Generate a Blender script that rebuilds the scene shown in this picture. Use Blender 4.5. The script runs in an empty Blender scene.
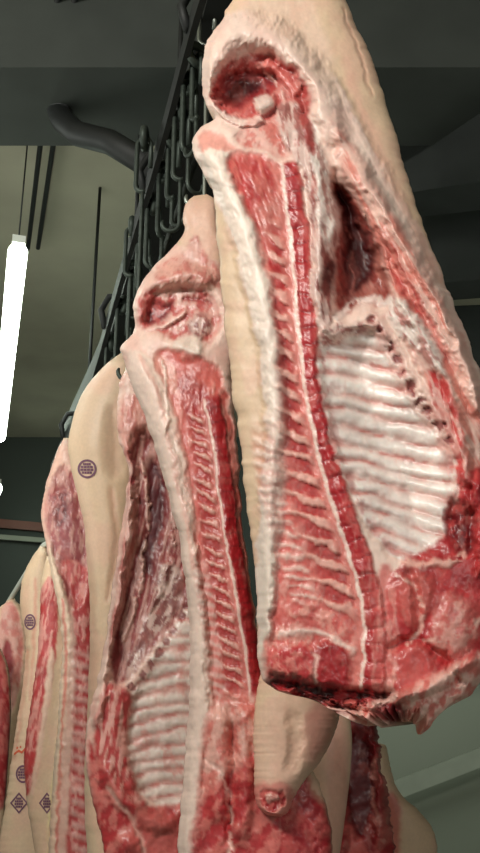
import bpy, math, random, mathutils
import numpy as np
random.seed(3)
F=850.0; PITCH=math.radians(18); CX,CY=240.0,426.5
CAM=np.array([0,0,1.5])
FW=np.array([0,math.cos(PITCH),math.sin(PITCH)]); UP=np.array([0,-math.sin(PITCH),math.cos(PITCH)]); RT=np.array([1.0,0,0])
scene=bpy.context.scene
try: scene.view_settings.view_transform='Standard'
except Exception: pass
def link(o): scene.collection.objects.link(o); return o
def lin(c):
    c=np.array(c,float)/255.0
    return np.where(c<=0.04045,c/12.92,((c+0.055)/1.055)**2.4)
def ray(px,py):
    px=np.asarray(px,float); py=np.asarray(py,float)
    return F*FW+ (px-CX)[...,None]*RT + (CY-py)[...,None]*UP
def at(px,py,Y):
    d=ray(float(px) if np.isscalar(px) else px,float(py) if np.isscalar(py) else py); return CAM+d*(Y/d[1])
def _h(i,j,s):
    n=(i.astype(np.int64)*374761393+j.astype(np.int64)*668265263+s*974634777)&0xffffffff
    n=((n^(n>>13))*1274126177)&0xffffffff
    return ((n^(n>>16))&0xffff)/65535.0
def vn(x,y,s=0):
    i=np.floor(x); j=np.floor(y); u=x-i; v=y-j
    u=u*u*(3-2*u); v=v*v*(3-2*v)
    a=_h(i,j,s);b=_h(i+1,j,s);c=_h(i,j+1,s);d=_h(i+1,j+1,s)
    return (a*(1-u)+b*u)*(1-v)+(c*(1-u)+d*u)*v
def fbm(x,y,s=0,o=4):
    r=0;a=.5;t=0
    for k in range(o):
        r=r+a*vn(x*2**k,y*2**k,s+k*17); t+=a; a*=.55
    return r/t
def sst(v): v=np.clip(v,0,1); return v*v*(3-2*v)
def chaikin(p,closed=True,n=2):
    p=np.array(p,float)
    for _ in range(n):
        q=np.roll(p,-1,0)
        a=p*.75+q*.25; b=p*.25+q*.75
        r=np.empty((len(p)*2,2)); r[0::2]=a; r[1::2]=b
        if not closed: r=np.vstack([p[:1],r[:-2],p[-1:]])
        p=r
    return p
def crom(vals,n):
    v=np.array(vals,float); k=len(v)
    seg=np.linalg.norm(np.diff(v,axis=0),axis=1); cum=np.concatenate([[0],np.cumsum(seg)])
    ts=np.linspace(0,cum[-1],n)
    m=np.gradient(v,cum,axis=0)
    idx=np.clip(np.searchsorted(cum,ts,side='right')-1,0,k-2)
    h=(cum[idx+1]-cum[idx])[:,None]; t=((ts-cum[idx])[:,None])/h
    return (2*t**3-3*t**2+1)*v[idx]+(t**3-2*t**2+t)*h*m[idx]+(-2*t**3+3*t**2)*v[idx+1]+(t**3-t**2)*h*m[idx+1]
def sdf(p,x,y):
    d=np.full(x.shape,1e9); ins=np.zeros(x.shape,bool)
    q=np.roll(p,-1,0)
    for (ax,ay),(bx,by) in zip(p,q):
        ex,ey=bx-ax,by-ay; wx,wy=x-ax,y-ay
        t=np.clip((wx*ex+wy*ey)/(ex*ex+ey*ey+1e-9),0,1)
        d=np.minimum(d,(wx-ex*t)**2+(wy-ey*t)**2)
        c=((ay>y)!=(by>y))&(x<(bx-ax)*(y-ay)/((by-ay) if by!=ay else 1e-9)+ax)
        ins^=c
    return np.where(ins,1,-1)*np.sqrt(d)
def lcoord(p,x,y):
    d=np.full(x.shape,1e18); U=np.zeros(x.shape); W=np.zeros(x.shape); acc=0
    for (ax,ay),(bx,by) in zip(p[:-1],p[1:]):
        ex,ey=bx-ax,by-ay; L=math.hypot(ex,ey)+1e-9; wx,wy=x-ax,y-ay
        t=np.clip((wx*ex+wy*ey)/(L*L),0,1)
        dd=(wx-ex*t)**2+(wy-ey*t)**2; b=dd<d
        sg=np.sign(ey*wx-ex*wy); sg=np.where(sg==0,1,sg)
        d=np.where(b,dd,d); U=np.where(b,acc+t*L,U); W=np.where(b,sg*np.sqrt(dd),W); acc+=L
    return U,W,acc
SKIN=(224,194,164)
class Cv:
    def __init__(s,x,y,base=SKIN,seed=0,amp=3.0,sc=14.0):
        s.x0=x; s.y0=y; s.seed=seed; s.sc=sc
        s.x=x+amp*2*(fbm(x/sc,y/sc,seed+1)-.5)*1.4+amp*.6*(fbm(x/3,y/3,seed+5,2)-.5)
        s.y=y+amp*2*(fbm(x/sc,y/sc,seed+2)-.5)*1.4+amp*.6*(fbm(x/3,y/3,seed+6,2)-.5)
        s.c=np.ones(x.shape+(4,)); s.c[...,:3]=lin(base); s.c[...,3]=.12
        s.h=np.zeros(x.shape); s.part=np.zeros(x.shape,int)
    def put(s,m,col,wet=.7):
        t=np.append(lin(col),wet); s.c=s.c*(1-m[...,None])+t*m[...,None]
    def poly(s,pts,col=None,soft=3,dh=0,hs=10,part=None,k=1,wet=.7,sub=None,sk=.6):
        d=sdf(chaikin(pts),s.x,s.y); m=sst(d/soft+.5)*k
        if col is not None:
            s.put(m,col,wet)
            if sub is not None:
                c2,fx,fy,th,wd,ang=sub
                ca,sa=math.cos(ang),math.sin(ang)
                xr=s.x0*ca+s.y0*sa; yr=-s.x0*sa+s.y0*ca
                q=sst((fbm(xr/fx,yr/fy,s.seed+31)-th)/(wd*1.9)+.5)
                s.put(m*q*sk,c2,wet)
                s.h+=.0012*m*q
        if dh: s.h+=dh*sst(d/hs+.5)
        if part is not None: s.part=np.where(d>0,part,s.part)
        return m,d
    def line(s,pts,w,col,soft=2,dh=0,k=1,wet=.7,brk=0):
        U,W,L=lcoord(chaikin(pts,False),s.x,s.y)
        ww=w if np.isscalar(w) else w[0]+(w[1]-w[0])*U/L
        m=sst((ww/2-np.abs(W))/soft+.5)
        if brk: m=m*sst((fbm(s.x0/9,s.y0/9,s.seed+77)-brk)/.15+.5)
        if col is not None: s.put(m*k,col,wet)
        if dh: s.h+=dh*m
        return U,W,L
    def roll(s,pts,w,dh):
        U,W,L=lcoord(chaikin(pts,False),s.x,s.y)
        s.h+=dh*np.clip(1-(W/w)**2,0,1)**1.5*sst(U/(w*1.5))*sst((L-U)/(w*1.5))
    def ribs(s,pts,phase,crib,cgap,amp,part=None,soft=5,sharp=1.0):
        d=sdf(chaikin(pts),s.x,s.y); m=sst(d/soft+.5)
        r=(0.5+0.5*np.cos(2*math.pi*phase))**sharp
        t=lin(cgap)*(1-r[...,None])+lin(crib)*r[...,None]
        s.c[...,:3]=s.c[...,:3]*(1-m[...,None])+t*m[...,None]; s.c[...,3]=s.c[...,3]*(1-m)+.95*m
        s.h+=amp*r*m
        if part is not None: s.part=np.where(d>0,part,s.part)
        return m,r
    def finish(s,k=1.0):
        a=fbm(s.x0/4,s.y0/4,s.seed+40); b=fbm(s.x0/24,s.y0/24,s.seed+41)
        meat=s.c[...,3]
        red=np.clip(1-s.c[...,1]/(s.c[...,0]+1e-6),0,1)
        v=1+k*((a-.5)*(.05+.6*meat*red)+(b-.5)*(.15+.4*meat))
        s.c[...,:3]*=v[...,None]
        sk=(meat<.35)*1.0
        n=fbm(s.x0/26,s.y0/34,s.seed+55); q=(sst((n-.42)/.25)*.5*sk)[...,None]
        s.c[...,:3]=s.c[...,:3]*(1-q)+lin((230,184,162))*q
        n=fbm(s.x0/13,s.y0/13,s.seed+50); q=(sst((n-.52)/.22)*.34*meat*(red>.3))[...,None]
        s.c[...,:3]=s.c[...,:3]*(1-q)+lin((218,124,114))*q
        n=fbm(s.x0/5,s.y0/13,s.seed+52); q=(sst((n-.62)/.16)*.22*meat)[...,None]
        s.c[...,:3]=s.c[...,:3]*(1-q)+lin((232,184,172))*q
        s.c=np.clip(s.c,0,1)
        s.h+=k*(.005*(fbm(s.x0/15,s.y0/15,s.seed+60)-.5)*(.5+meat)+.0008*(a-.5)*meat*(.25+red))
def nodes(name):
    m=bpy.data.materials.new(name); m.use_nodes=True
    return m,m.node_tree.nodes,m.node_tree.links,m.node_tree.nodes['Principled BSDF']
def flesh_mat():
    m,N,L,b=nodes('flesh')
    a=N.new('ShaderNodeAttribute'); a.attribute_name='Col'
    tc=N.new('ShaderNodeTexCoord'); n=N.new('ShaderNodeTexNoise'); n.inputs['Scale'].default_value=110; n.inputs['Detail'].default_value=5
    L.new(tc.outputs['Object'],n.inputs['Vector'])
    mr=N.new('ShaderNodeMapRange'); mr.inputs[3].default_value=.90; mr.inputs[4].default_value=1.10
    L.new(n.outputs['Fac'],mr.inputs[0])
    mx=N.new('ShaderNodeVectorMath'); mx.operation='SCALE'
    L.new(a.outputs['Color'],mx.inputs[0]); L.new(mr.outputs[0],mx.inputs['Scale'])
    L.new(mx.outputs[0],b.inputs['Base Color'])
    r=N.new('ShaderNodeMapRange'); r.inputs[3].default_value=.55; r.inputs[4].default_value=.42
    L.new(a.outputs['Alpha'],r.inputs[0]); L.new(r.outputs[0],b.inputs['Roughness'])
    r2=N.new('ShaderNodeMapRange'); r2.inputs[3].default_value=.02; r2.inputs[4].default_value=.26
    L.new(a.outputs['Alpha'],r2.inputs[0]); L.new(r2.outputs[0],b.inputs['Coat Weight']); b.inputs['Coat Roughness'].default_value=.22
    b.inputs['Subsurface Weight'].default_value=.06; b.inputs['Subsurface Scale'].default_value=.008
    b.inputs['Subsurface Radius'].default_value=(1,.35,.2)
    bp=N.new('ShaderNodeBump'); bp.inputs['Distance'].default_value=.003
    r3=N.new('ShaderNodeMapRange'); r3.inputs[3].default_value=.06; r3.inputs[4].default_value=.24
    L.new(a.outputs['Alpha'],r3.inputs[0]); L.new(r3.outputs[0],bp.inputs['Strength'])
    n2=N.new('ShaderNodeTexNoise'); n2.inputs['Scale'].default_value=80; n2.inputs['Detail'].default_value=4
    L.new(tc.outputs['Object'],n2.inputs['Vector']); L.new(n2.outputs['Fac'],bp.inputs['Height']); L.new(bp.outputs[0],b.inputs['Normal']); L.new(bp.outputs[0],b.inputs['Coat Normal'])
    return m
FLESH=flesh_mat()
def simple(name,col,rough=.5,metal=0,var=.15,scale=20,emit=0,bump=.0):
    m,N,L,b=nodes(name)
    tc=N.new('ShaderNodeTexCoord'); n=N.new('ShaderNodeTexNoise'); n.inputs['Scale'].default_value=scale; n.inputs['Detail'].default_value=5
    L.new(tc.outputs['Object'],n.inputs['Vector'])
    cr=N.new('ShaderNodeValToRGB'); c=lin(col)
    cr.color_ramp.elements[0].position=.3; cr.color_ramp.elements[1].position=.7
    cr.color_ramp.elements[0].color=(*(c*(1-var)),1); cr.color_ramp.elements[1].color=(*np.clip(c*(1+var),0,1),1)
    L.new(n.outputs['Fac'],cr.inputs[0]); L.new(cr.outputs[0],b.inputs['Base Color'])
    b.inputs['Roughness'].default_value=rough; b.inputs['Metallic'].default_value=metal
    if emit:
        b.inputs['Emission Color'].default_value=(*c,1); b.inputs['Emission Strength'].default_value=emit
    if bump:
        bp=N.new('ShaderNodeBump'); bp.inputs['Strength'].default_value=bump; bp.inputs['Distance'].default_value=.01
        L.new(n.outputs['Fac'],bp.inputs['Height']); L.new(bp.outputs[0],b.inputs['Normal'])
    return m
M_STEEL=simple('galvanized_steel',(58,66,60),.5,.5,.3,30)
M_BRIGHT=simple('bright_hook_steel',(150,156,148),.35,.8,.15,30)
M_BLACK=simple('black_painted_steel',(22,25,24),.6,.1,.3,12)
M_DARKFILL=simple('dark_fill_surface',(30,34,32),.75,0,.2,6)
M_CEIL=simple('painted_concrete_ceiling',(160,156,138),.9,0,.10,2,bump=.1)
M_BEAM=simple('dark_ceiling_beam',(58,63,59),.8,0,.12,5)
M_INK=simple('purple_ink',(118,78,100),.7,0,.25,200)
M_MARK=simple('orange_red_ink',(214,96,66),.7,0,.2,200)
M_TUBE=simple('lamp_glow',(238,255,236),.4,0,0,1,emit=14)
M_WHITE=simple('white_enamel',(200,205,195),.4,0,.05,5)
def build(name,rows,Y,yaw,paint,label,nx,ny,H0=.04,pw=4,thick=.12,parts=(),group='pork half carcasses hanging on the overhead rail',backcol=SKIN,edge=0.0,seed=0,rag=0,cat='meat carcass'):
    R=crom(rows,ny); nb=max(10,nx//5)
    tt=np.linspace(0,1,ny)[:,None]; s=np.linspace(0,1,nx)[None,:]
    s=.5-.5*np.cos(math.pi*s)*.35-(.5-s)*.65
    s=(s-s.min())/(s.max()-s.min())
    lx,ly,rx,ry=[R[:,k:k+1] for k in range(4)]
    if edge:
        e=edge*(fbm(tt*60,tt*0,seed+3)-.5)*2; lx=lx+e; e=edge*(fbm(tt*60,tt*0+9,seed+4)-.5)*2; rx=rx+e
    sb=np.linspace(1,0,nb+2)[1:-1][None,:]
    rg=lambda q: rag*(fbm(q*16,q*0,seed+8,3)-.35)*2*sst((tt-.93)/.07) if rag else 0
    px=lx+(rx-lx)*s; py=ly+(ry-ly)*s+rg(s)
    bx=lx+(rx-lx)*sb; by=ly+(ry-ly)*sb+rg(sb)
    n=np.array([math.sin(yaw),-math.cos(yaw),0.0])
    P0=at((R[:,0].mean()+R[:,2].mean())/2,R[:,1].mean(),Y)
    def un(px,py,h):
        d=ray(px,py); t=(np.dot(P0-CAM,n)+h)/(d@n); return CAM+d*t[...,None]
    endf=sst(np.minimum(tt,1-tt)/.03)**.5
    base=H0*np.clip(1-np.abs(2*s-1)**pw,0,1)**.5*endf
    cv=Cv(px,py,seed=seed,**paint[0]); paint[1](cv); cv.finish(paint[2])
    ef=sst(np.minimum(s,1-s)/.05)*endf
    front=un(px,py,base+cv.h*ef)
    wid=np.linalg.norm(un(lx,ly,0*lx)-un(rx,ry,0*rx),axis=-1)
    th=np.minimum(thick,wid*.6)*(.25+.75*endf)
    back=un(bx,by,0*bx)-n*(th*np.sin(math.pi*sb)**.6)[...,None]
    ring=np.concatenate([front,back],1); RN=ring.shape[1]
    bc=np.ones(bx.shape+(4,)); bc[...,:3]=lin(backcol); bc[...,3]=.15
    col=np.concatenate([cv.c,bc],1); part=np.concatenate([cv.part,np.zeros(bx.shape,int)],1)
    org=ring[0].mean(0); V=(ring-org).reshape(-1,3); col=col.reshape(-1,4)
    j,i=np.meshgrid(np.arange(ny-1),np.arange(RN),indexing='ij'); i2=(i+1)%RN
    Q=np.stack([j*RN+i,(j+1)*RN+i,(j+1)*RN+i2,j*RN+i2],-1).reshape(-1,4)
    qp=part[j,i].reshape(-1); P=V
    fn=np.cross(P[Q[:,2]]-P[Q[:,0]],P[Q[:,3]]-P[Q[:,1]])
    vnrm=np.zeros_like(P)
    for k in range(4): np.add.at(vnrm,Q[:,k],fn)
    vnrm/=np.linalg.norm(vnrm,axis=1,keepdims=True)+1e-12
    def mk(nm,fac,caps=[]):
        used=np.unique(np.concatenate([fac.ravel()]+[np.array(c) for c in caps])); mp=np.full(len(V),-1); mp[used]=np.arange(len(used))
        me=bpy.data.meshes.new(nm)
        me.from_pydata(V[used].tolist(),[],mp[fac].tolist()+[mp[np.array(c)].tolist() for c in caps])
        ca=me.color_attributes.new('Col','FLOAT_COLOR','POINT'); ca.data.foreach_set('color',col[used].astype(np.float32).ravel())
        me.polygons.foreach_set('use_smooth',[True]*len(me.polygons)); me.materials.append(FLESH)
        me.update(); me.normals_split_custom_set_from_vertices(vnrm[used].tolist())
        return link(bpy.data.objects.new(nm,me))
    body=mk(name,Q[qp==0],[list(range(RN)),list(range((ny-1)*RN+RN-1,(ny-1)*RN-1,-1))])
    body.location=org; body['label']=label; body['category']=cat; body['group']=group
    for k,nm in enumerate(parts,1):
        if (qp==k).sum()>4:
            o=mk(nm,Q[qp==k]); o.parent=body
    return dict(px=px,py=py,P=front,n=n,org=org,obj=body)
def surf(info,x,y,off):
    d=(info['px']-x)**2+(info['py']-y)**2
    w=1/(d+1.0)**2; k=np.argpartition(d.ravel(),6)[:6]
    ww=w.ravel()[k]; p=(info['P'].reshape(-1,3)[k]*ww[:,None]).sum(0)/ww.sum()
    dr=ray(x,y); t=np.dot(p-CAM,info['n'])/np.dot(dr,info['n'])
    return CAM+dr*t+info['n']*off
def stamp(info,cx,cy,r,kind='round',asp=1.0,label='purple round inspection stamp'):
    V=[];Fc=[]
    def quad(pts):
        b=len(V)
        for (a,c) in pts: V.append(tuple(surf(info,cx+a*r*asp,cy+c*r,.0025)-info['org']))
        Fc.append(tuple(range(b,b+len(pts))))
    def strip(pa,pb):
        for k in range(len(pa)-1): quad([pa[k],pb[k],pb[k+1],pa[k+1]])
    mat=M_INK
    if kind=='mark':
        mat=M_MARK
        strip([(-1,.5),(-.2,-.1),(.3,.2),(1,-.6)],[(-1,.9),(-.2,.35),(.3,.6),(1,-.2)]); strip([(-.6,-.5),(.2,-.7)],[(-.6,-.1),(.2,-.4)])
    else:
        if kind=='round': ang=[2*math.pi*k/28 for k in range(29)]; f=lambda a,q:(math.cos(a)*q,-math.sin(a)*q)
        else: ang=[math.pi/2*k for k in range(5)]; f=lambda a,q:(math.cos(a)*q,-math.sin(a)*q*1.2)
        strip([f(a,.78) for a in ang],[f(a,1) for a in ang])
        for yy,x0,x1 in ((-.5,-.42,.42),(-.2,-.66,.66),(.1,-.7,.7),(.4,-.54,.54)):
            if kind!='round': x0*=.7;x1*=.7
            n=4
            for k in range(n):
                a=x0+(x1-x0)*k/n; b=a+(x1-x0)/n*.86
                quad([(a,yy-.12),(a,yy+.12),(b,yy+.12),(b,yy-.12)])
    me=bpy.data.meshes.new('ink_stamp'); me.from_pydata(V,[],Fc); me.materials.append(mat)
    o=link(bpy.data.objects.new('ink_stamp',me)); o.parent=info['obj']; o['label']=label
# ---------- carcass 1
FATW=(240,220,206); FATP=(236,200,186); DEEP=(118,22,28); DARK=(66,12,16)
def paint1(c):
    P=c.poly
    P([(226,10),(262,10),(306,38),(342,86),(366,134),(402,198),(436,260),(468,322),(498,390),(520,400),(520,700),(480,760),(260,740),(230,690),(255,600),(258,520),(267,440),(261,350),(243,270),(216,192),(185,160),(185,130),(222,116),(190,100),(190,55)],FATP,5,wet=.45,dh=.012,hs=14,sub=((242,218,204),20,30,.5,.2,0))
    P([(232,0),(300,-20),(322,20),(335,70),(345,110),(320,80),(290,42),(255,22)],(232,200,180),14,k=.8,wet=.3)
    c.roll([(205,110),(205,64),(226,32),(262,28),(298,56),(320,100),(342,150)],20,.030)
    c.line([(345,60),(362,110),(384,160),(408,215),(440,280)],8,(226,176,156),10,k=.6,wet=.2)
    c.line([(342,10),(362,60),(372,95)],3,(200,150,124),4,k=.5,wet=.2,dh=-.003)
    # ham: folded muscle in a deep hollow round a bone end
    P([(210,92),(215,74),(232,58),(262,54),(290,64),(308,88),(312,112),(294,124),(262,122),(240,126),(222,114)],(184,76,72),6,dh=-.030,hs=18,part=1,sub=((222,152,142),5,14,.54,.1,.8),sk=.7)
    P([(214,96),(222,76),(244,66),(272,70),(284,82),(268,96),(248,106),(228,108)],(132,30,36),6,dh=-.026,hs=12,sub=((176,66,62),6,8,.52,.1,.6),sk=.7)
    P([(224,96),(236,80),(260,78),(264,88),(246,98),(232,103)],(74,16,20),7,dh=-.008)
    c.line([(268,64),(290,80),(300,108)],8,(210,108,100),5,dh=.012)
    c.line([(266,72),(280,86),(286,104),(284,120)],3,(236,190,178),4,dh=.006,brk=.35)
    P([(254,100),(263,95),(274,98),(275,109),(266,116),(256,112)],(232,204,192),3,dh=.024,hs=10)
    c.line([(214,106),(230,118),(250,124),(262,120)],6,(240,208,196),3,dh=.014)
    P([(240,124),(262,120),(296,122),(300,150),(286,160),(262,150),(238,146)],(204,116,106),5,dh=-.008,sub=((234,196,184),8,9,.48,.14,.3),sk=.7)
    # fat band
    P([(190,138),(222,138),(234,175),(256,232),(271,300),(281,370),(283,430),(274,500),(276,570),(268,620),(264,665),(256,640),(258,520),(267,440),(261,350),(243,270),(216,192)],FATW,5,dh=.006,wet=.35)
    c.roll([(203,140),(222,175),(250,240),(268,310),(276,380),(276,440),(268,520),(266,600),(262,660)],11,.008)
    P([(194,132),(212,128),(236,146),(234,152),(212,148),(200,156)],(226,158,144),5,wet=.5)
    # loin
    lo=[(220,156),(246,150),(272,160),(288,172),(300,240),(305,330),(318,420),(340,500),(362,570),(372,640),(364,705),(285,700),(268,660),(275,590),(282,520),(288,440),(284,370),(274,300),(259,240),(238,190)]
    P(lo,(212,104,96),8,dh=-.006,hs=8,part=2,sub=((232,168,156),6,10,.53,.12,.2))
    P([(224,158),(258,156),(280,176),(286,236),(288,290),(280,300),(262,238),(242,190)],(184,56,56),6,sub=((214,122,110),4,22,.54,.12,-.35))
    P([(250,200),(282,200),(288,270),(272,262)],(214,134,122),10,k=.6)
    SP=chaikin([(280,160),(290,225),(295,300),(304,380),(317,450),(337,520),(357,575),(366,630),(362,705)],False)
    U,W,L=lcoord(SP,c.x*.6+c.x0*.4,c.y*.6+c.y0*.4); f=U/L
    inn=(sdf(chaikin(lo),c.x0,c.y0)>-40)
    wl=26+18*sst((f-.3)/.3)
    ir=(fbm(c.x0/22,c.y0/14,401)-.5)
    ph=(U+.6*(-W)+10*ir)/(17+4*f)
    r=.5+.5*np.cos(2*math.pi*ph)
    zone=sst((W+wl)/8+.5)*sst((-W-7)/4+.5)*sst((f-.08)/.08)*sst((.88-f)/.08)*inn
    taper=np.clip((-W-8)/(wl-8),0,1)
    q=sst((r-.2-.5*taper-.5*(fbm(c.x0/7,c.y0/7,402)-.5))/.4)
    c.put(zone*q*.75,(236,184,170),.6)
    c.put(zone*(1-q)*.8*sst((1.1-taper)/.6),(172,36,42),.8)
    c.h+=.003*zone*q-.003*zone*(1-q)*(1-taper)
    zo=sst((W+wl+24)/8+.5)*sst((-W-wl)/6+.5)*sst((f-.42)/.1)*sst((.88-f)/.06)*inn
    r2=.5+.5*np.cos(2*math.pi*(U-.5*W+12*ir)/11.5)
    c.put(zo*r2**1.5*.75,(240,208,196),.5); c.put(zo*(1-r2)*.4,(204,84,80),.7); c.h+=.002*zo*r2
    inb=sst((U)/6)*sst((L-U)/8)
    pal=sst((W+10)/4+.5)*sst((-W)/3+.5)*inb
    c.put(pal*.7,(218,130,120),.7)
    red=sst((W-1)/3+.5)*sst((18+3*f+8*ir-W)/4+.5)*inb
    seg=np.cos(2*math.pi*(U+5*ir)/17.0); sg=sst((seg-.88)/.1)
    c.put(red,(174,32,40),.8); c.put(red*sst((W-12)/6)*.55,(208,92,86),.7); c.put(red*sg*.55,(112,20,28),.8)
    c.put(red*sst((fbm(c.x0/5,c.y0/9,403)-.54)/.16)*.35,(214,104,98),.8)
    c.h+=red*(.005+.0025*(1-sg)); c.part=np.where((W>-5)&(W<21)&(U>2)&(U<L-2),3,c.part)
    rid=sst((2.8-np.abs(W+.5))/1.8)*inb*(.75+.25*sst((fbm(c.x0/9,c.y0/7,404)-.35)/.15))
    c.put(rid*.98,(248,220,208),.6); c.h+=.004*rid
    # kidney fat / membranes
    P([(272,112),(300,96),(318,140),(334,185),(342,225),(330,262),(336,318),(322,338),(312,300),(313,230),(305,170),(288,158)],(222,190,180),5,dh=.012,hs=8,part=4,sub=((146,72,66),4,22,.58,.08,-.15),sk=.85)
    P([(300,120),(312,118),(330,170),(338,215),(328,250),(318,220),(316,170)],(240,224,214),6,sub=((176,122,114),4,16,.57,.08,-.2),sk=.8)
    c.roll([(304,118),(316,165),(322,215),(318,270),(322,320)],7,.012)
    P([(296,88),(312,120),(318,160),(308,150),(298,118)],(160,66,62),5,dh=-.012)
    # dark abdominal hollow with fatty margins
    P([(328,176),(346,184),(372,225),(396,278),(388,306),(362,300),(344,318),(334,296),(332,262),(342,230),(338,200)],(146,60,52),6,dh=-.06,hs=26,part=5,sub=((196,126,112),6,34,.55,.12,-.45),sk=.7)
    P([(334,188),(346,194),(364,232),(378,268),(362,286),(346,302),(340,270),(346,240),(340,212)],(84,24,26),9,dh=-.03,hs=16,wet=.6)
    c.line([(366,212),(382,246),(394,284)],5,(232,198,184),5,dh=.008,brk=.42); c.line([(346,222),(354,262),(350,300)],3,(190,116,106),4,dh=.004,brk=.45)
    c.line([(338,318),(352,302),(372,298),(390,304)],6,(238,214,204),4,dh=.010,brk=.3)
    P([(322,250),(334,256),(332,300),(322,296)],(76,24,24),5,dh=-.01)
    # belly flap
    P([(330,128),(348,134),(385,198),(420,260),(452,322),(478,372),(486,430),(480,500),(462,520),(452,460),(438,420),(420,372),(398,330),(392,282),(370,225),(348,182)],(222,142,128),8,dh=.01,hs=10,part=6,sub=((242,208,194),6,40,.48,.12,-.5),sk=.75)
    P([(374,218),(396,250),(432,322),(456,372),(446,376),(418,324),(385,264)],(192,80,74),8,sub=((226,150,136),4,26,.5,.12,-.5),sk=.75)
    P([(384,292),(404,300),(436,335),(448,372),(436,372),(412,345),(392,330)],(242,224,214),5,dh=.010,sub=((184,106,98),5,14,.56,.1,-.5),sk=.8)
    P([(420,368),(446,372),(464,430),(470,500),(458,505),(450,455)],(196,66,64),6,sub=((236,194,182),4,22,.53,.1,-.3),sk=.8)
    c.roll([(345,150),(378,205),(412,262),(446,320),(474,372),(492,430)],18,.036)
    c.roll([(352,195),(376,245),(394,290),(420,330),(446,372),(464,430),(466,490)],9,.020)
    c.roll([(364,190),(396,245),(430,302),(458,350)],6,-.012)
    # rib cage
    rc=[(318,338),(350,326),(376,322),(396,350),(414,388),(438,424),(456,462),(460,530),(440,562),(400,562),(376,540),(352,496),(330,440),(320,385)]
    P(rc,(236,218,206),5,dh=-.02,hs=14,part=7)
    d=sdf(chaikin(rc),c.x0,c.y0); c.h-=.045*sst(d/60)
    xx=c.x0-325-.32*(c.y0-340); sl=.03+.0009*(c.y0-330)
    irr=fbm(c.x0/40,c.y0/18,9)-.5
    phase=(c.y0-sl*xx-10*np.sin(np.clip(xx,0,125)/125*math.pi)+11*irr)/17.4
    amp_=.004+.005*fbm(c.x0/30,c.y0/20,95)
    m,r=c.ribs(rc,phase,(246,234,226),(220,178,168),amp_,sharp=.65)
    c.put(m*sst((.45-r)/.3)*sst((fbm(c.x0/20,c.y0/6,91)-.5)/.16)*.6,(196,100,92),.9)
    c.put(m*sst((fbm(c.x0/14,c.y0/10,94)-.54)/.12)*.4,(250,244,236),.95)
    c.put(m*sst((16-d)/16)*.55*sst((fbm(c.x0/9,c.y0/9,92)-.42)/.16),(190,76,74),.7)
    P([(318,330),(352,322),(380,322),(392,342),(368,334),(340,340),(322,350)],(226,196,184),5,dh=.012,hs=6,sub=((150,72,66),5,5,.52,.1,0),sk=.8)
    U2,W2,L2=lcoord(chaikin([(374,320),(390,344),(404,376),(420,400),(436,418),(452,448)],False),c.x,c.y)
    nn=fbm(c.x0/5,c.y0/5,97)
    b=sst((6+6*(nn-.5)-np.abs(W2))/4)*sst((np.cos(2*math.pi*(U2+22*irr)/15.5)+.3+2.2*(nn-.5))/.6)
    bb=sst((12-np.abs(W2))/5)
    c.put(bb*.55,(228,186,174)); c.put(b*.85,(128,34,38),.8); c.h+=.006*bb-.006*b
    # lower right neck muscle
    P([(438,546),(456,520),(462,480),(484,460),(520,450),(520,660),(480,712),(400,712),(384,650),(386,580),(404,562)],(190,56,58),7,dh=.004,part=8,sub=((160,34,42),14,16,.5,.14,.3),sk=.7)
    P([(444,505),(470,500),(478,545),(462,560),(446,540)],(112,20,26),8,dh=-.020,sub=((186,66,64),5,8,.52,.1,.8),sk=.7)
    P([(400,570),(430,574),(436,600),(414,630),(398,610)],(212,104,96),12,k=.8,dh=.010,hs=14)
    P([(440,590),(470,600),(478,640),(452,668),(430,640)],(216,116,108),14,k=.8,dh=.012,hs=22,sub=((236,184,170),8,8,.52,.12,.6),sk=.7)
    P([(396,650),(424,640),(440,672),(420,700),(396,700)],(202,84,80),10,k=.8,dh=.012,hs=16)
    c.roll([(384,650),(410,636),(436,650),(466,690)],6,-.014); c.roll([(408,566),(420,610),(412,640)],6,-.012)
    c.roll([(476,470),(484,520),(486,580)],10,.03)
    c.line([(396,574),(418,590),(424,620),(408,644)],4,(238,186,172),4,brk=.42); c.line([(405,562),(430,568),(462,556)],7,(234,176,162),5,brk=.3,dh=.004)
    c.line([(424,640),(450,640),(480,620)],4,(238,184,170),4,brk=.45); c.line([(392,700),(396,660),(392,620)],4,(232,170,158),4,brk=.4)
    P([(376,560),(396,566),(400,640),(392,690),(372,700),(374,640)],(208,92,88),8,k=.8,sub=((236,170,158),5,18,.56,.1,0))
    # shoulder lower left
    P([(266,640),(285,605),(320,600),(350,625),(356,700),(296,712),(262,690)],(208,94,88),9,part=9,sub=((236,172,158),8,8,.52,.12,.5),sk=.7)
    P([(310,650),(335,640),(350,655),(352,690),(318,690)],(166,34,40),7,dh=.008)
    P([(268,655),(300,640),(318,655),(312,685),(275,680)],(190,54,58),8,dh=.008,sub=((226,140,128),6,6,.54,.1,0),sk=.7)
    c.line([(280,636),(300,630),(330,636),(352,650)],5,(242,206,194),5,dh=.003); c.line([(314,655),(318,690)],3,(236,190,178),4,dh=-.004)
    # ragged underside
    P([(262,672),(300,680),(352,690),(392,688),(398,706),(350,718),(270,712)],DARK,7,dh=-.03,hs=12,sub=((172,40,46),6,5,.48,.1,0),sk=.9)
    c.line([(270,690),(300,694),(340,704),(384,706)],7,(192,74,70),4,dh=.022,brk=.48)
    c.line([(300,702),(330,710),(360,714)],4,(236,192,178),3,dh=.012,brk=.42)
    P([(352,708),(392,694),(440,672),(485,650),(510,670),(470,712),(412,750),(350,740)],(216,124,114),9,dh=.010,sub=((242,204,190),7,10,.48,.12,.3),sk=.8)
    P([(372,706),(400,700),(410,716),(390,726)],(130,28,34),6,dh=-.014)
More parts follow.
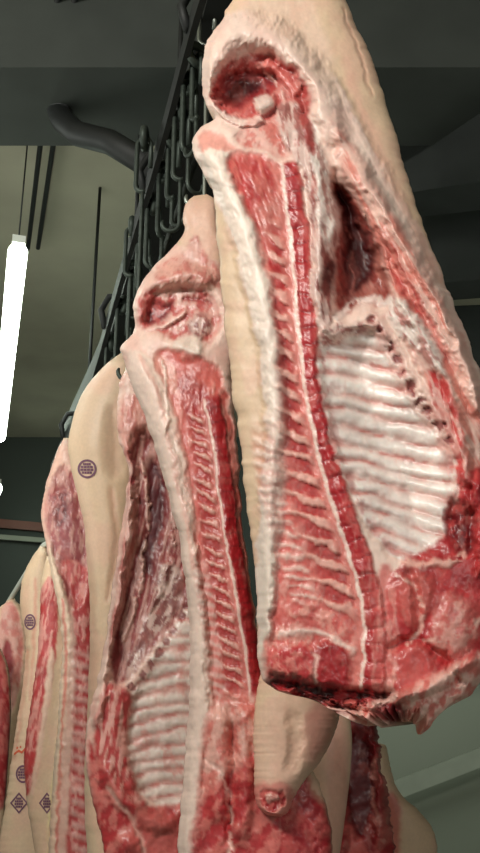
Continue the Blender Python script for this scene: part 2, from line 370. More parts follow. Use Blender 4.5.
    c.roll([(360,712),(400,700),(450,676),(480,655)],9,.02)
rows1=[(262,-120,300,-120),(252,-60,318,-60),(240,-15,338,-20),(226,12,352,15),(209,38,368,50),(202,66,380,85),(203,90,392,125),(207,106,398,145),(216,118,403,162),(200,128,408,178),(193,142,413,195),(200,168,425,230),(213,192,438,265),(217,240,452,300),(223,310,470,345),(230,370,484,385),(238,430,494,430),(244,480,500,480),(252,550,502,540),(257,620,500,600),(257,655,496,640),(262,678,488,668),(276,690,476,690),(318,700,448,706),(366,708,424,720)]
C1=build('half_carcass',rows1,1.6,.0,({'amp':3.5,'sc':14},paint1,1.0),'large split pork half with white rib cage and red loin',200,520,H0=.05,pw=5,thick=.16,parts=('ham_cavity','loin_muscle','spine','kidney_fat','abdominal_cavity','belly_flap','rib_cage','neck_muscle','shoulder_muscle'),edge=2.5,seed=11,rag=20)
# ---------- carcass 2
def paint2(c):
    P=c.poly
    P([(150,240),(180,242),(225,260),(250,330),(300,900),(150,920),(170,600),(100,350),(120,280)],(234,192,178),6,wet=.45,sub=((242,214,200),12,20,.5,.2,0))
    P([(178,200),(220,196),(230,256),(182,256)],(232,194,174),6,wet=.3)
    P([(160,262),(186,250),(196,232),(204,254),(224,270),(226,290),(190,280),(150,286)],(224,168,154),6,sub=((196,90,84),6,7,.55,.12,0))
    c.roll([(138,332),(138,302),(156,280),(190,274),(220,284)],12,.022)
    P([(136,306),(146,288),(166,292),(190,282),(214,292),(222,320),(216,345),(196,338),(176,342),(156,330),(142,334)],(190,92,88),6,dh=-.020,hs=14,part=1,sub=((232,192,180),7,9,.52,.12,.5),sk=.8)
    P([(143,314),(150,300),(164,306),(174,300),(172,314),(158,324),(148,326)],(120,38,44),6,dh=-.014,sub=((190,90,86),5,5,.5,.1,.8),sk=.8)
    c.line([(144,330),(168,326),(186,312)],4,(238,202,190),4,dh=.010)
    c.line([(176,300),(192,296),(212,302)],4,(160,62,60),5,dh=-.006,brk=.4)
    P([(188,318),(204,312),(214,328),(200,342),(190,336)],(206,168,158),5,dh=.010,sub=((130,52,52),4,5,.52,.08,0),sk=.8)
    P([(176,336),(196,334),(206,350),(190,362),(172,352)],(236,214,200),5,dh=.010)
    P([(120,346),(148,352),(160,372),(170,415),(182,460),(190,520),(200,580),(208,650),(211,720),(204,790),(202,880),(170,880),(184,720),(188,600),(168,500),(140,410)],(240,212,198),5,dh=.006,wet=.35)
    c.roll([(132,352),(150,385),(164,440),(178,500),(192,570),(199,640),(200,720),(192,800),(188,870)],11,.010)
    c.line([(140,356),(158,390),(172,450),(184,510),(194,570)],4,(228,168,154),5,k=.6)
    lo=[(150,350),(180,352),(204,356),(222,372),(232,420),(240,480),(246,540),(256,610),(268,690),(270,760),(214,760),(214,690),(204,600),(194,520),(184,450),(170,392)]
    P(lo,(208,98,90),8,dh=-.006,hs=6,part=2,sub=((228,156,144),5,12,.54,.12,.2))
    P([(150,352),(174,360),(182,392),(172,396)],(224,154,140),6)
    P([(176,376),(202,376),(214,410),(206,436),(190,430)],(170,46,50),7,sub=((206,110,102),4,10,.55,.1,.2))
    c.line([(164,362),(168,400),(166,432)],2.5,(246,220,206),2.5,k=.9,dh=.003)
    SP=chaikin([(204,396),(212,430),(218,480),(224,530),(234,580),(244,640),(252,700),(256,760)],False)
    U,W,L=lcoord(SP,c.x*.5+c.x0*.5,c.y*.5+c.y0*.5); f=U/L
    ir=(fbm(c.x0/18,c.y0/12,411)-.5)
    wl=20+6*f
    ph=(U-.6*W+9*ir)/13.5; r=.5+.5*np.cos(2*math.pi*ph)
    zone=sst((W+wl)/6+.5)*sst((-W-5)/4+.5)*sst((f-.02)/.04)*sst((.9-f)/.1)
    q=sst((r-.24-.4*np.clip(-W/wl,0,1)-.5*(fbm(c.x0/6,c.y0/6,412)-.5))/.4)
    c.put(zone*q*.7,(236,186,172),.6); c.put(zone*(1-q)*.75,(174,38,44),.8); c.h+=.002*zone*q-.002*zone*(1-q)
    zo=sst((W+wl+16)/6+.5)*sst((-W-wl)/4+.5)*sst((f-.4)/.1)
    r2=.5+.5*np.cos(2*math.pi*(U-.5*W+8*ir)/10.5)
    c.put(zo*r2*.65,(238,206,196),.5); c.put(zo*(1-r2)*.4,(208,104,98),.7)
    pal=sst((W+7)/3+.5)*sst((-W)/3+.5)*sst(U/6); c.put(pal*.7,(216,126,118),.7)
    red=sst((W-1)/3+.5)*sst((14+4*ir-W)/3+.5)*sst(U/6)
    c.put(red,(168,28,36),.8); c.put(red*sst((np.cos(2*math.pi*U/14)-.86)/.12)*.5,(104,18,24),.8); c.h+=red*.005
    c.part=np.where((W>-4)&(W<15)&(U>2)&(U<L-2),3,c.part)
    rid=sst((2.1-np.abs(W+.5))/1.6)*sst(U/6); c.put(rid*.92,(246,212,200),.6); c.h+=.003*rid
    P([(206,700),(240,690),(268,700),(290,900),(196,900),(198,790)],(214,122,112),10,sub=((240,194,180),8,14,.5,.12,.3),part=4,sk=.7)
    P([(206,790),(230,775),(258,750),(310,740),(330,940),(190,940),(192,830)],(178,52,56),12,sub=((216,124,114),8,12,.52,.1,.5),sk=.7)
    c.roll([(215,700),(222,760),(214,830)],14,.02); c.roll([(244,700),(246,770),(240,850)],12,.02); c.roll([(232,720),(234,780),(226,850)],5,-.010)
    c.line([(206,760),(225,775),(232,810),(228,870)],4,(238,196,184),5,dh=-.004,brk=.4)
    P([(290,800),(330,790),(340,900),(290,900)],(142,26,34),14,sub=((190,80,78),8,10,.52,.1,.2))
rows2=[(194,196,206,194),(187,202,215,199),(184,216,219,214),(182,236,223,240),(166,254,228,258),(146,276,232,282),(133,304,236,308),(134,330,238,335),(122,346,237,350),(126,366,233,372),(142,410,235,410),(156,452,238,452),(170,500,241,500),(181,550,246,550),(188,605,254,605),(190,660,262,660),(188,720,285,720),(182,790,322,790),(178,853,332,853),(186,915,310,905),(215,935,260,935)]
C2=build('half_carcass',rows2,1.98,-.15,({'amp':3.0,'sc':12},paint2,1.0),'split pork half with pale fat band and narrow red spine strip',130,460,H0=.05,pw=3.5,thick=.14,parts=('ham_cavity','loin_muscle','spine','shoulder_muscle'),edge=2,seed=27)
# ---------- carcass 3 (mirrored half)
def paint3(c):
    P=c.poly
    P([(100,360),(160,360),(240,560),(240,920),(60,920),(70,600)],(232,184,170),4,wet=.5,sub=((242,212,198),10,20,.5,.15,0))
    P([(118,400),(135,392),(150,410),(160,440),(140,470),(122,455)],(220,158,146),6,sub=((186,90,86),5,14,.52,.12,.2))
    P([(128,440),(160,430),(188,500),(200,560),(192,600),(160,640),(120,690),(108,670),(118,600),(130,530)],(138,54,56),6,dh=-.045,hs=22,part=1,sub=((214,166,156),4,34,.54,.1,.24),sk=.75,wet=.55)
    P([(146,456),(160,460),(168,500),(160,550),(146,585),(142,550),(148,500)],(84,24,32),9,dh=-.012,wet=.5)
    c.line([(142,462),(150,520),(142,580),(124,640)],4,(228,184,172),4,brk=.4,dh=.008); c.line([(166,470),(176,520),(170,570),(150,610)],5,(222,178,168),4,brk=.4,dh=.008)
    c.line([(180,500),(188,545),(182,580)],4,(206,120,112),5,dh=.006,brk=.35)
    P([(128,470),(140,520),(128,590),(114,640),(106,650),(116,590),(126,520)],(226,176,164),5,dh=.012,sub=((172,80,76),4,18,.52,.1,.15),sk=.75)
    c.roll([(128,440),(132,510),(120,590),(106,660),(94,730)],8,.022)
    P([(160,560),(182,570),(186,600),(150,640),(130,680),(122,672),(148,620)],(216,184,174),5,dh=.008,sub=((124,52,52),4,8,.5,.1,.6),sk=.85)
    rc=[(128,700),(150,660),(178,616),(200,600),(205,790),(176,806),(146,800),(130,770),(122,735)]
    P(rc,(228,202,190),5,dh=-.03,hs=20,part=2)
    irr=fbm(c.x0/30,c.y0/14,19)-.5
    ph=(c.y0+.22*(c.x0-160)+5*np.sin((c.x0-120)/70*math.pi)+11*irr)/13.5
    m,r=c.ribs(rc,ph,(238,222,212),(214,168,158),.004,sharp=.7)
    c.put(m*sst((.45-r)/.3)*sst((fbm(c.x0/14,c.y0/5,96)-.48)/.18)*.55,(194,98,92),.8)
    c.put(m*sst((fbm(c.x0/12,c.y0/16,98)-.56)/.14)*.4,(214,134,124),.8)
    U,W,L=lcoord(chaikin([(188,606),(168,640),(146,672),(120,700)],False),c.x,c.y)
    nn=fbm(c.x0/4,c.y0/4,99)
    b=sst((5+4*(nn-.5)-np.abs(W))/3)*sst((np.cos(2*math.pi*(U+8*irr)/14)+.3+1.4*(nn-.5))/.6); c.put(b*.8,(124,38,44),.8); c.h-=.004*b
    P([(104,680),(124,686),(134,700),(124,740),(132,780),(150,806),(130,812),(104,780),(92,740)],(186,70,70),6,part=3,dh=.01,sub=((234,178,166),4,22,.52,.1,.1),sk=.8)
    P([(86,730),(104,770),(130,806),(180,806),(215,795),(230,930),(90,930),(92,800)],(180,54,58),8,part=4,sub=((220,132,122),7,12,.53,.1,.3),sk=.7)
    P([(150,806),(176,812),(186,850),(150,870),(120,840)],(206,102,96),10,k=.8)
    c.roll([(100,760),(120,800),(150,826),(185,822)],12,.02); c.roll([(120,830),(140,860)],14,.02)
    c.line([(110,790),(140,830),(150,880)],4,(232,174,162),5,dh=-.004,brk=.4)
rows3=[(130,362,140,362),(121,380,152,375),(118,405,165,405),(119,440,185,440),(128,468,198,468),(125,500,208,500),(116,560,215,560),(108,620,220,620),(98,680,222,680),(88,718,222,718),(85,755,222,755),(92,800,224,800),(104,850,226,850),(112,905,224,905),(140,935,210,935)]
C3=build('half_carcass',rows3,2.32,.12,({'amp':3.0,'sc':12},paint3,1.0),'pork half turned the other way, dark open belly above pale ribs',120,340,H0=.04,pw=4,thick=.12,parts=('abdominal_cavity','rib_cage','belly_flap','shoulder_muscle'),edge=2,seed=43)
# ---------- carcass 4 skin side
def paint4(c):
    c.poly([(60,360),(150,350),(150,420),(60,440)],(226,198,172),30,k=.6,wet=.15)
    c.poly([(124,380),(160,380),(160,600),(118,640),(128,540),(130,460)],(214,166,146),12,k=.8,wet=.3)
    c.poly([(112,400),(124,440),(118,480),(108,470),(106,430)],(210,170,146),14,k=.6,wet=.15,dh=-.012,hs=18)
    c.line([(78,520),(92,580),(94,650),(90,720)],6,(210,164,138),8,k=.6,wet=.2,dh=-.006)
    c.line([(112,490),(118,540),(108,600)],5,(206,154,130),8,k=.6,wet=.2,dh=-.005)
rows4=[(122,352,132,352),(104,366,142,364),(86,388,150,385),(74,414,152,414),(68,445,150,445),(74,482,146,482),(83,520,140,520),(87,560,134,560),(90,620,128,620),(88,690,122,690),(85,760,120,760),(86,840,122,840),(92,900,116,900)]
C4=build('half_carcass',rows4,2.7,.2,({'amp':2.0,'sc':12},paint4,.6),'pork half showing pale tan skin with a purple round stamp',70,240,H0=.11,pw=2.2,thick=.10,seed=51,edge=1)
stamp(C4,87,469,9.5)
# ---------- carcass 5
def paint5(c):
    P=c.poly
    P([(40,440),(85,440),(110,900),(30,900),(40,600)],(226,182,166),4,wet=.55)
    P([(44,505),(54,475),(66,462),(80,490),(88,540),(84,600),(70,610),(60,580),(50,540)],(156,72,76),6,dh=-.02,hs=10,part=1,sub=((214,158,148),4,14,.54,.1,.2),sk=.8)
    P([(50,500),(62,480),(70,500),(64,530),(54,525)],(112,42,50),6,dh=-.008,sub=((180,100,98),3,6,.52,.1,.3),sk=.8)
    P([(56,560),(72,590),(76,640),(74,720),(68,800),(66,900),(100,900),(96,600),(86,560)],(184,64,66),5,dh=-.006,part=2,sub=((226,158,148),4,10,.55,.1,0),sk=.75)
    ph=(c.y0-.3*c.x0+6*fbm(c.x0/9,c.y0/9,5))/11.5; r=.5+.5*np.cos(2*math.pi*ph)
    z=sst((c.x0-70)/3)*sst((92-c.x0)/3)*sst((c.y0-640)/20); c.put(z*r*.6,(232,190,180)); c.h+=.003*z*r
    P([(46,540),(56,560),(70,610),(70,650),(66,720),(58,800),(54,900),(40,900),(44,800),(56,650)],(232,204,180),4,wet=.3,dh=.012)
    c.line([(62,600),(68,660),(60,760),(56,860)],3,(208,112,100),3,k=.8)
rows5=[(64,438,70,438),(57,452,76,450),(47,482,86,480),(41,514,92,514),(46,545,96,545),(55,590,98,590),(62,640,98,640),(59,700,98,700),(53,780,100,780),(48,853,102,853),(46,905,98,905)]
C5=build('half_carcass',rows5,3.2,.1,({'amp':2.0,'sc':9},paint5,1.0),'split pork half with purplish ham and red loin strip',70,280,H0=.07,pw=2.6,thick=.12,parts=('ham_cavity','loin_muscle'),edge=1.5,seed=63)
# ---------- narrower ones behind
def paint6b(c):
    P=c.poly
    P([(36,600),(50,570),(60,600),(56,660),(44,730),(34,790),(22,800),(20,760),(34,690)],(184,60,62),3,wet=.7,sub=((228,160,150),3,14,.54,.1,.2),sk=.8)
    P([(58,590),(66,620),(62,700),(50,790),(44,880),(60,880),(80,760),(80,600)],(230,212,162),4,wet=.25,dh=.008)
    P([(50,640),(56,660),(46,730),(34,800),(30,790),(42,720)],(230,194,174),3,wet=.3,dh=.006)
    c.line([(66,640),(62,720),(54,800),(50,870)],2.5,(196,140,104),3,k=.8,wet=.2,dh=-.008)
rows6b=[(47,556,54,556),(42,575,60,572),(40,610,66,606),(37,660,74,655),(30,710,74,710),(24,760,74,760),(28,810,72,810),(36,860,70,860),(40,905,66,905)]
C6b=build('half_carcass',rows6b,3.45,.1,({'amp':1.5,'sc':9},paint6b,.8),'narrow pork half with red cut edge and yellowish fat',54,210,H0=.07,pw=2.3,thick=.08,seed=73,edge=1)
def paint6(c):
    c.poly([(20,590),(30,570),(30,640),(22,700),(16,700)],(210,168,142),8,k=.6,wet=.2)
    c.line([(28,650),(22,710),(14,760)],3,(208,144,120),4,k=.7,wet=.2,dh=-.006)
    c.line([(36,580),(34,640),(30,700)],3,(212,124,108),4,k=.6,wet=.3)
rows6=[(40,546,46,546),(30,560,54,558),(22,580,58,578),(20,606,60,606),(25,640,62,640),(22,690,62,690),(14,740,60,740),(6,800,62,800),(-2,853,62,853),(-4,905,58,905)]
C6=build('half_carcass',rows6,3.8,.15,({'amp':1.5,'sc':9},paint6,.7),'tan skinned pork half with purple round and diamond stamps',56,220,H0=.09,pw=2.2,thick=.10,seed=71,edge=1)
stamp(C6,30,622,8,asp=.7); stamp(C6,23,774,9,asp=.8); stamp(C6,19,803,9,'diamond',label='purple diamond inspection stamp'); stamp(C6b,47,803,9,'diamond',asp=.9,label='purple diamond inspection stamp')
stamp(C6,20,750,6,'mark',label='small orange red ink mark')
def paint7(c):
    P=c.poly
    P([(0,605),(14,600),(24,630),(22,680),(10,720),(-10,700)],(210,124,114),4,sub=((232,190,176),5,8,.5,.15,0),dh=-.008,hs=6,wet=.6)
    P([(3,640),(12,640),(14,690),(4,720),(0,690)],(150,44,50),4,dh=-.01)
rows7=[(8,600,14,598),(-2,610,22,608),(-8,640,27,632),(-10,680,28,680),(-14,740,24,740),(-20,800,20,800),(-24,860,12,860),(-22,900,4,900)]
C7=build('half_carcass',rows7,4.3,.1,({'amp':1.5,'sc':8},paint7,.8),'farther pork half with ragged pink ham and tan skin',40,160,H0=.06,pw=2.5,thick=.10,seed=83,edge=1.5)
def paint8(c):
    c.poly([(-30,620),(8,650),(12,760),(4,820),(-30,800)],(158,40,46),4,sub=((210,120,112),5,8,.54,.1,0))
rows8=[(-12,640,-4,640),(-22,660,6,660),(-24,700,11,700),(-22,750,9,750),(-24,820,4,820),(-22,880,-2,880)]
C8=build('half_carcass',rows8,4.05,.1,({'amp':1.5,'sc':8},paint8,.8),'edge of a split pork half showing deep red meat',30,110,H0=.04,pw=2.5,thick=.08,seed=87)
# ---------- lower pieces beneath the big one
def paint9(c):
    c.poly([(318,700),(350,700),(350,900),(322,900),(330,800)],(210,146,132),10,k=.7,wet=.4)
rows9=[(262,560,320,560),(256,640,340,640),(256,700,348,700),(262,740,352,740),(280,775,350,775),(290,810,346,810),(288,853,340,853),(290,905,332,905)]
C9=build('half_carcass',rows9,2.25,-.1,({'amp':2.5,'sc':12},paint9,.7),'tan skinned pork half with pink edge',70,200,H0=.07,pw=2.3,thick=.12,seed=91)
def paint9b(c):
    P=c.poly
    P([(250,690),(350,690),(336,760),(306,800),(250,800)],(228,188,166),10,k=.7,wet=.25)
    c.poly([(306,700),(345,700),(332,745),(308,772),(304,740)],(216,152,138),14,k=.8,wet=.4)
    c.roll([(292,705),(298,745),(288,778)],10,-.008)
    P([(250,786),(264,781),(284,782),(296,788),(300,824),(250,824)],(212,136,124),10,wet=.45)
    P([(259,797),(264,788),(276,791),(286,794),(285,804),(277,809),(270,813),(262,804)],(158,32,40),4,dh=-.008,hs=6,wet=.8,sub=((206,96,90),4,4,.5,.1,0),sk=.8)
    P([(266,795),(273,792),(279,797),(274,802),(268,803)],(226,184,170),3,dh=.006,hs=5,sub=((170,60,60),3,3,.5,.1,0))
rows9b=[(266,650,345,660),(256,695,342,700),(253,735,334,735),(254,762,320,762),(254,782,302,784),(255,798,293,800),(259,808,288,812),(267,815,281,817)]
C9b=build('foreleg',rows9b,1.9,.0,({'amp':2.5,'sc':10},paint9b,.7),'tan skinned foreleg with small bloody sawn end',70,140,H0=.05,pw=2.2,thick=.06,seed=95,edge=.8)
o=C9b['obj']; o.parent=C2['obj']; o.location=C9b['org']-C2['org']
for k in ('category','group'): del o[k]
def paint10(c):
    c.poly([(290,560),(440,560),(440,940),(290,940)],(144,26,34),4,sub=((194,92,86),9,16,.55,.1,.5),dh=.002,wet=.7,sk=.7)
    c.poly([(345,730),(370,735),(378,790),(360,850),(345,800)],(92,14,20),8,dh=-.02)
    c.poly([(352,690),(385,700),(384,745),(352,735)],(106,18,24),8)
    c.roll([(370,720),(382,780),(380,850)],9,.03); c.roll([(335,760),(340,830),(336,880)],10,.03)
    c.line([(376,760),(370,800),(384,840)],4,(218,144,134),5,brk=.45)
rows10=[(330,600,370,600),(332,680,382,690),(330,720,378,728),(320,760,382,765),(310,800,390,805),(308,840,393,845),(312,880,392,880),(330,915,380,915)]
C10=build('half_carcass',rows10,2.75,.1,({'amp':3,'sc':10},paint10,1.0),'dark red cut side of a pork half hanging behind',70,180,H0=.05,pw=3,thick=.12,seed=97,edge=4)
def paint11(c):
    c.poly([(380,790),(402,795),(400,870),(370,880)],(206,124,112),8,wet=.6)
rows11=[(368,740,386,745),(374,785,400,793),(378,810,420,812),(380,835,434,832),(380,860,438,860),(380,900,430,905)]
C11=build('half_carcass',rows11,3.1,0,({'amp':2,'sc':10},paint11,.7),'rounded tan shoulder of a farther pork half',50,120,H0=.08,pw=2.2,thick=.12,seed=99,edge=1)
# ---------- generic mesh helpers
def tube(name,pts,r,mat,n=10,parent=None,closed=False,rect=None):
    pts=[np.array(p,float) for p in pts]; V=[];Fc=[]; k=len(pts); prevu=None
    for i,p in enumerate(pts):
        a=pts[(i-1)%k] if (closed or i>0) else p; b=pts[(i+1)%k] if (closed or i<k-1) else p
        t=b-a; t/=np.linalg.norm(t)+1e-12
        if rect: u=np.cross(t,[0,0,1.0]);
        elif prevu is None: u=np.cross(t,[0.31,0.2,.93]) 
        else: u=prevu-t*np.dot(prevu,t)
        u/=np.linalg.norm(u)+1e-12; prevu=u; w=np.cross(u,t)
        if rect:
            for (a1,b1) in ((-1,-1),(1,-1),(1,1),(-1,1)): V.append(p+u*a1*rect[0]/2+w*b1*rect[1]/2)
        else:
            rr=r if np.isscalar(r) else r[i]
            for q in range(n): 
                an=2*math.pi*q/n; V.append(p+(u*math.cos(an)+w*math.sin(an))*rr)
    m=4 if rect else n
    for i in range(k if closed else k-1):
        i2=(i+1)%k
        for q in range(m): Fc.append((i*m+q,i*m+(q+1)%m,i2*m+(q+1)%m,i2*m+q))
    if not closed: Fc.append(tuple(range(m-1,-1,-1))); Fc.append(tuple((k-1)*m+q for q in range(m)))
    me=bpy.data.meshes.new(name); 
    org=np.zeros(3) if parent is not None else np.mean(pts,0)
    me.from_pydata([tuple(v-org) for v in V],[],Fc); me.materials.append(mat)
    if not rect: me.polygons.foreach_set('use_smooth',[True]*len(me.polygons))
    me.update()
    o=link(bpy.data.objects.new(name,me)); o.location=org
    if parent is not None: o.parent=parent
    return o
def box(name,c,size,mat,rz=0,parent=None):
    x,y,z=[s/2 for s in size]
    V=[(a*x,b*y,d*z) for a in(-1,1) for b in(-1,1) for d in(-1,1)]
    Fc=[(0,1,3,2),(4,6,7,5),(0,4,5,1),(2,3,7,6),(0,2,6,4),(1,5,7,3)]
    me=bpy.data.meshes.new(name); me.from_pydata(V,[],Fc); me.materials.append(mat)
    o=link(bpy.data.objects.new(name,me)); o.location=c; o.rotation_euler=(0,0,rz)
    if parent is not None: o.parent=parent
    return o
def meta(o,label,cat,group=None):
    o['label']=label; o['category']=cat
    if group: o['group']=group
# ---------- overhead rail
RP=[(230,-90,1.5),(200,0,1.8),(165,130,2.25),(125,265,2.85),(90,385,3.6),(60,452,4.4),(52,470,4.8)]
RW=np.array([at(a,b,y) for a,b,y in RP])
rail=crom(RW,60)
def railat(Y): 
    return np.array([np.interp(Y,rail[:,1],rail[:,k]) for k in range(3)])
o=tube('hanging_rail',rail,0,M_BLACK,rect=(.018,.07)); meta(o,'long black steel hanging rail sloping above the carcasses','rail')
o=tube('support_girder',rail[rail[:,1]>1.8]+np.array([.10,0,.20]),0,M_BLACK,rect=(.10,.14)); meta(o,'black painted steel girder running above the hanging rail','girder')
gr=rail[rail[:,1]>1.95]+np.array([.30,.1,.30]); o=tube('support_girder',gr,0,M_BLACK,rect=(.26,.22)); meta(o,'wide black girder added to darken the space beside the rail','girder')  # wide girder added to darken the space behind the near carcasses
o=tube('hanging_rail',[at(58,536,3.6),at(43,546,3.8),at(11,598,4.3),at(-8,630,4.6)],.012,M_WHITE); meta(o,'short pale steel bar carrying the farther carcasses','rail')
for k,Y in enumerate((1.9,2.5,3.2,4.2)):
    p=railat(Y); h=bpy.data.objects.new('rail_hanger',None); link(h); h.location=p
    meta(h,'black steel bracket and rod tying the rail to the ceiling','bracket','rail hangers')
    tube('drop_rod',[(0.10,0,.12),(.10,0,4.3-p[2])],.009,M_BLACK,parent=h)
    tube('bracket_arm',[(-.01,0,.0),(-.03,0,.08),(.0,0,.14),(.10,0,.15)],.014,M_BLACK,parent=h)
def hook(p,drop,side=1,mat=M_STEEL,yaw=0.0,R=.008,Lm=.15,label='dull galvanized trolley hook hanging from the rail'):
    h=bpy.data.objects.new('meat_hook',None); link(h); h.location=p; h.rotation_euler=(0,0,yaw); meta(h,label,'hook','meat hooks on the rail')
    w=[(0.0,.03*math.cos(a),.055+.03*math.sin(a)) for a in [2*math.pi*k/16 for k in range(16)]]
    tube('trolley_wheel',w,.013,mat,n=8,parent=h,closed=True)
    L=min(Lm,drop*.7); pts=[]; g=.022
    for k in range(9):
        a=math.pi*k/8; pts.append((g*math.cos(a),0,.03+g*math.sin(a)))
    pts=[(g,0,-L*.35)]+pts
    for k in range(6): pts.append((-g,0,.03-(L-.0)*(k+1)/6))
    for k in range(1,6):
        a=math.pi*k/8; pts.append((-g*math.cos(a),0,-L+.03-g*math.sin(a)))
    tube('shackle',pts,R,mat,n=8,parent=h)
    b=[(0,0,-L+.012),(0,0,-L-.01)]; n=5
    for k in range(1,n+1): b.append((0,0,-L-.01-(drop-L-.01)*k/n))
    for k in range(1,10):
        a=math.pi*1.15*k/9; b.append((side*.025*(1-math.cos(a)),0,-drop-.025*math.sin(a)))
    tube('hook_shank',b,[R*.8]*(len(b)-1)+[.003],mat,n=8,parent=h)
    return h
for (info,Y) in ((C1,1.6),(C2,1.98),(C3,2.36),(C4,2.7)):
    t=info['org']; r=railat(max(Y,1.52)); p=np.array([t[0],t[1],max(t[2]+.12,r[2]-.02)])
    if info is C2: hook(at(207,20,t[1]),at(207,20,t[1])[2]-t[2]+.01,side=-1,mat=M_BRIGHT,R=.007,Lm=.10,label='bright slim steel hook holding the second carcass leg')
    else: hook(p,max(.1,p[2]-t[2]+.03),side=-1)
for k,Y in enumerate((1.98,2.07,2.17,2.28,2.41,2.55,2.70,2.87,3.06,3.28,3.55)):
    p=railat(Y)+np.array([.035,0,-.06]); hook(p,.24+.05*((k*7)%3),side=1 if k%2 else -1,yaw=((k*5)%7-3)*.3,R=.008,Lm=.2)
# ---------- room
def struct(o): o['kind']='structure'; return o
struct(box('ceiling',(0,4,4.35),(9,13,.1),M_CEIL)); struct(box('floor',(0,4,-.05),(9,13,.1),simple('wet_concrete_floor',(140,142,132),.4,0,.15,4)))
m,N,L,b=nodes('wall_paint')
tc=N.new('ShaderNodeTexCoord'); sp=N.new('ShaderNodeSeparateXYZ'); L.new(tc.outputs['Object'],sp.inputs[0])
cr=N.new('ShaderNodeValToRGB'); mr=N.new('ShaderNodeMapRange'); mr.inputs[1].default_value=-2.2; mr.inputs[2].default_value=2.2; L.new(sp.outputs['Z'],mr.inputs[0]); L.new(mr.outputs[0],cr.inputs[0])
e=cr.color_ramp.elements; e[0].position=.36; e[0].color=(*lin((150,158,142)),1); e[1].position=.46; e[1].color=(*lin((58,66,60)),1)
L.new(cr.outputs[0],b.inputs['Base Color']); b.inputs['Roughness'].default_value=.7; M_WALL=m
struct(box('wall_back',(0,9.05,2.15),(9,.1,4.3),M_WALL)); struct(box('wall_left',(-4.5,4,2.15),(.1,13,4.3),M_WALL)); struct(box('wall_right',(4.5,4,2.15),(.1,13,4.3),M_WALL))
struct(tube('trim_1',[at(370,800,8.7),at(520,742,8.7)],0,simple('light_trim',(160,168,152),.6,0,.08,5),rect=(.05,.16)))
struct(tube('trim_2',[at(-40,520,8.9),at(140,536,8.9)],0,simple('rust_red_trim',(110,66,54),.6,0,.1,5),rect=(.05,.09)))
struct(tube('trim_3',[at(-40,534,8.9),at(140,548,8.9)],0,simple('grey_trim',(140,144,130),.6,0,.1,5),rect=(.05,.05)))
struct(box('trim_4',(0,3.02,4.1),(9,.5,.4),M_BEAM))
o=tube('bracing_strut',[at(50,92,3.1),at(64,122,3.0),at(78,134,2.92),at(110,142,2.88),at(160,172,2.75)],.05,M_BLACK,n=16); meta(o,'thick black steel strut reaching from the ceiling beam to the rail','steel strut')
o=tube('roof_girder',[at(560,-60,2.9),at(400,110,3.9)],0,M_BLACK,rect=(.30,.16)); meta(o,'black steel roof girder crossing under the ceiling','girder')
for k,(a,b_,rc) in enumerate((((540,150,3.0),(370,180,3.8),(.3,.34)),((540,240,3.6),(380,262,4.5),(.3,.44)),((540,345,4.4),(380,345,5.2),(.3,.40)))):
    o=tube('dark_fill_box',[at(*a),at(*b_)],0,M_DARKFILL,rect=rc); meta(o,'dark box added to fill the black area beneath the ceiling','dark_fill_box','added dark boxes under the ceiling')  # boxes added to fill the near-black area at upper right
for k,(x0,x1) in enumerate(((58,28),(76,38))):
    o=tube('conduit',[at(x0+3,-30,2.62),at(x1,248,4.7)],.014,M_BLACK); meta(o,'thin dark conduit running along under the ceiling','conduit','ceiling conduits')
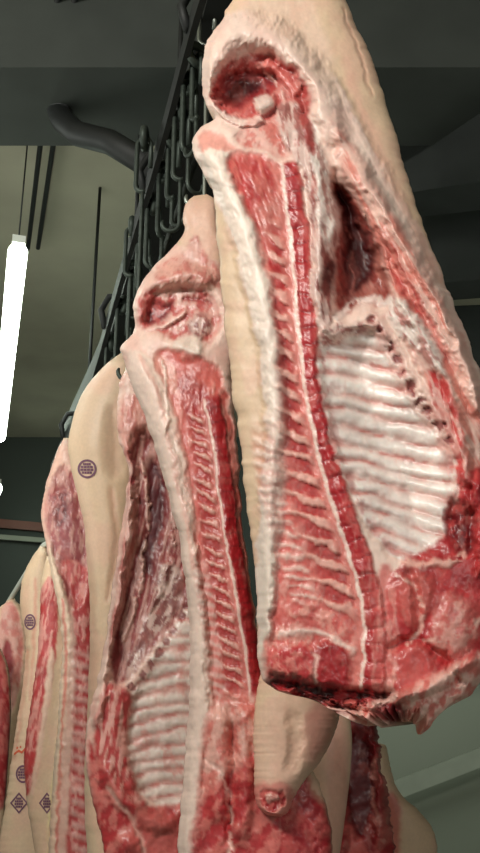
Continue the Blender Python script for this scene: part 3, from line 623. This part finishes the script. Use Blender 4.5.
def lamp(p0,p1,label):
    p0=np.array(p0);p1=np.array(p1); c=(p0+p1)/2; h=bpy.data.objects.new('fluorescent_lamp',None); link(h); h.location=c
    meta(h,label,'lamp','fluorescent ceiling lamps')
    a=p0-c;b=p1-c; up=np.array([0,0,.06])
    tube('lamp_tube',[a,a*.995+b*.005,b*.995+a*.005,b],[.03,.045,.045,.03],M_TUBE,n=16,parent=h)
    tube('lamp_housing',[a+up,b+up],0,M_WHITE,rect=(.06,.04),parent=h)
    for f in (.1,.9):
        q=a*(1-f)+b*f; tube('suspension_wire',[q+up,np.array([q[0],q[1],4.295-c[2]])],.004,M_BLACK,n=6,parent=h)
lamp(at(18,250,3.5),at(-1,437,5.7),'bright white fluorescent tube lamp glowing below the ceiling')
lamp(at(-3,488,7.0),at(-16,520,8.4),'distant white fluorescent tube lamp glowing near the wall')
# ---------- lights
def area(loc,tgt,size,power,col):
    l=bpy.data.lights.new('area','AREA'); l.shape='RECTANGLE'; l.size=size[0]; l.size_y=size[1]; l.energy=power; l.color=col
    o=link(bpy.data.objects.new('area_light',l)); o.location=loc
    d=np.array(tgt)-np.array(loc)
    o.rotation_euler=mathutils.Vector(d).to_track_quat('-Z','Y').to_euler(); return o
area((-1.7,-.6,3.6),(0.1,2.0,1.8),(1.6,.4),96,(1,.97,.89))
area((1.6,-.6,2.2),(0.2,2.2,1.9),(.8,.8),12,(1,.96,.9))  # weak unseen fill light added from the lower right
area((-1.6,3.2,3.9),(-.6,3.2,1.5),(.3,2.4),24,(.95,1,.92))
area((1.8,6.5,3.4),(1.6,9,1.2),(.3,1.6),24,(.95,1,.92))
area((-2.2,2.5,2.2),(-1.6,3.8,4.3),(2.0,2.0),28,(.98,1,.9))  # unseen upward light added to brighten the left ceiling
area((1.8,3.5,2.0),(1.4,3.6,4.3),(1.5,2.0),7,(.97,1,.9))  # weaker unseen up-light added for the right part of the ceiling
w=bpy.data.worlds.new('World'); scene.world=w; w.use_nodes=True
w.node_tree.nodes['Background'].inputs[0].default_value=(.92,1,.9,1); w.node_tree.nodes['Background'].inputs[1].default_value=.15
cam=bpy.data.cameras.new('Camera'); cam.sensor_fit='VERTICAL'; cam.sensor_height=24; cam.lens=24*F/853.0; cam.clip_start=.02
co=link(bpy.data.objects.new('Camera',cam)); co.location=CAM; co.rotation_euler=(math.pi/2+PITCH,0,0); scene.camera=co
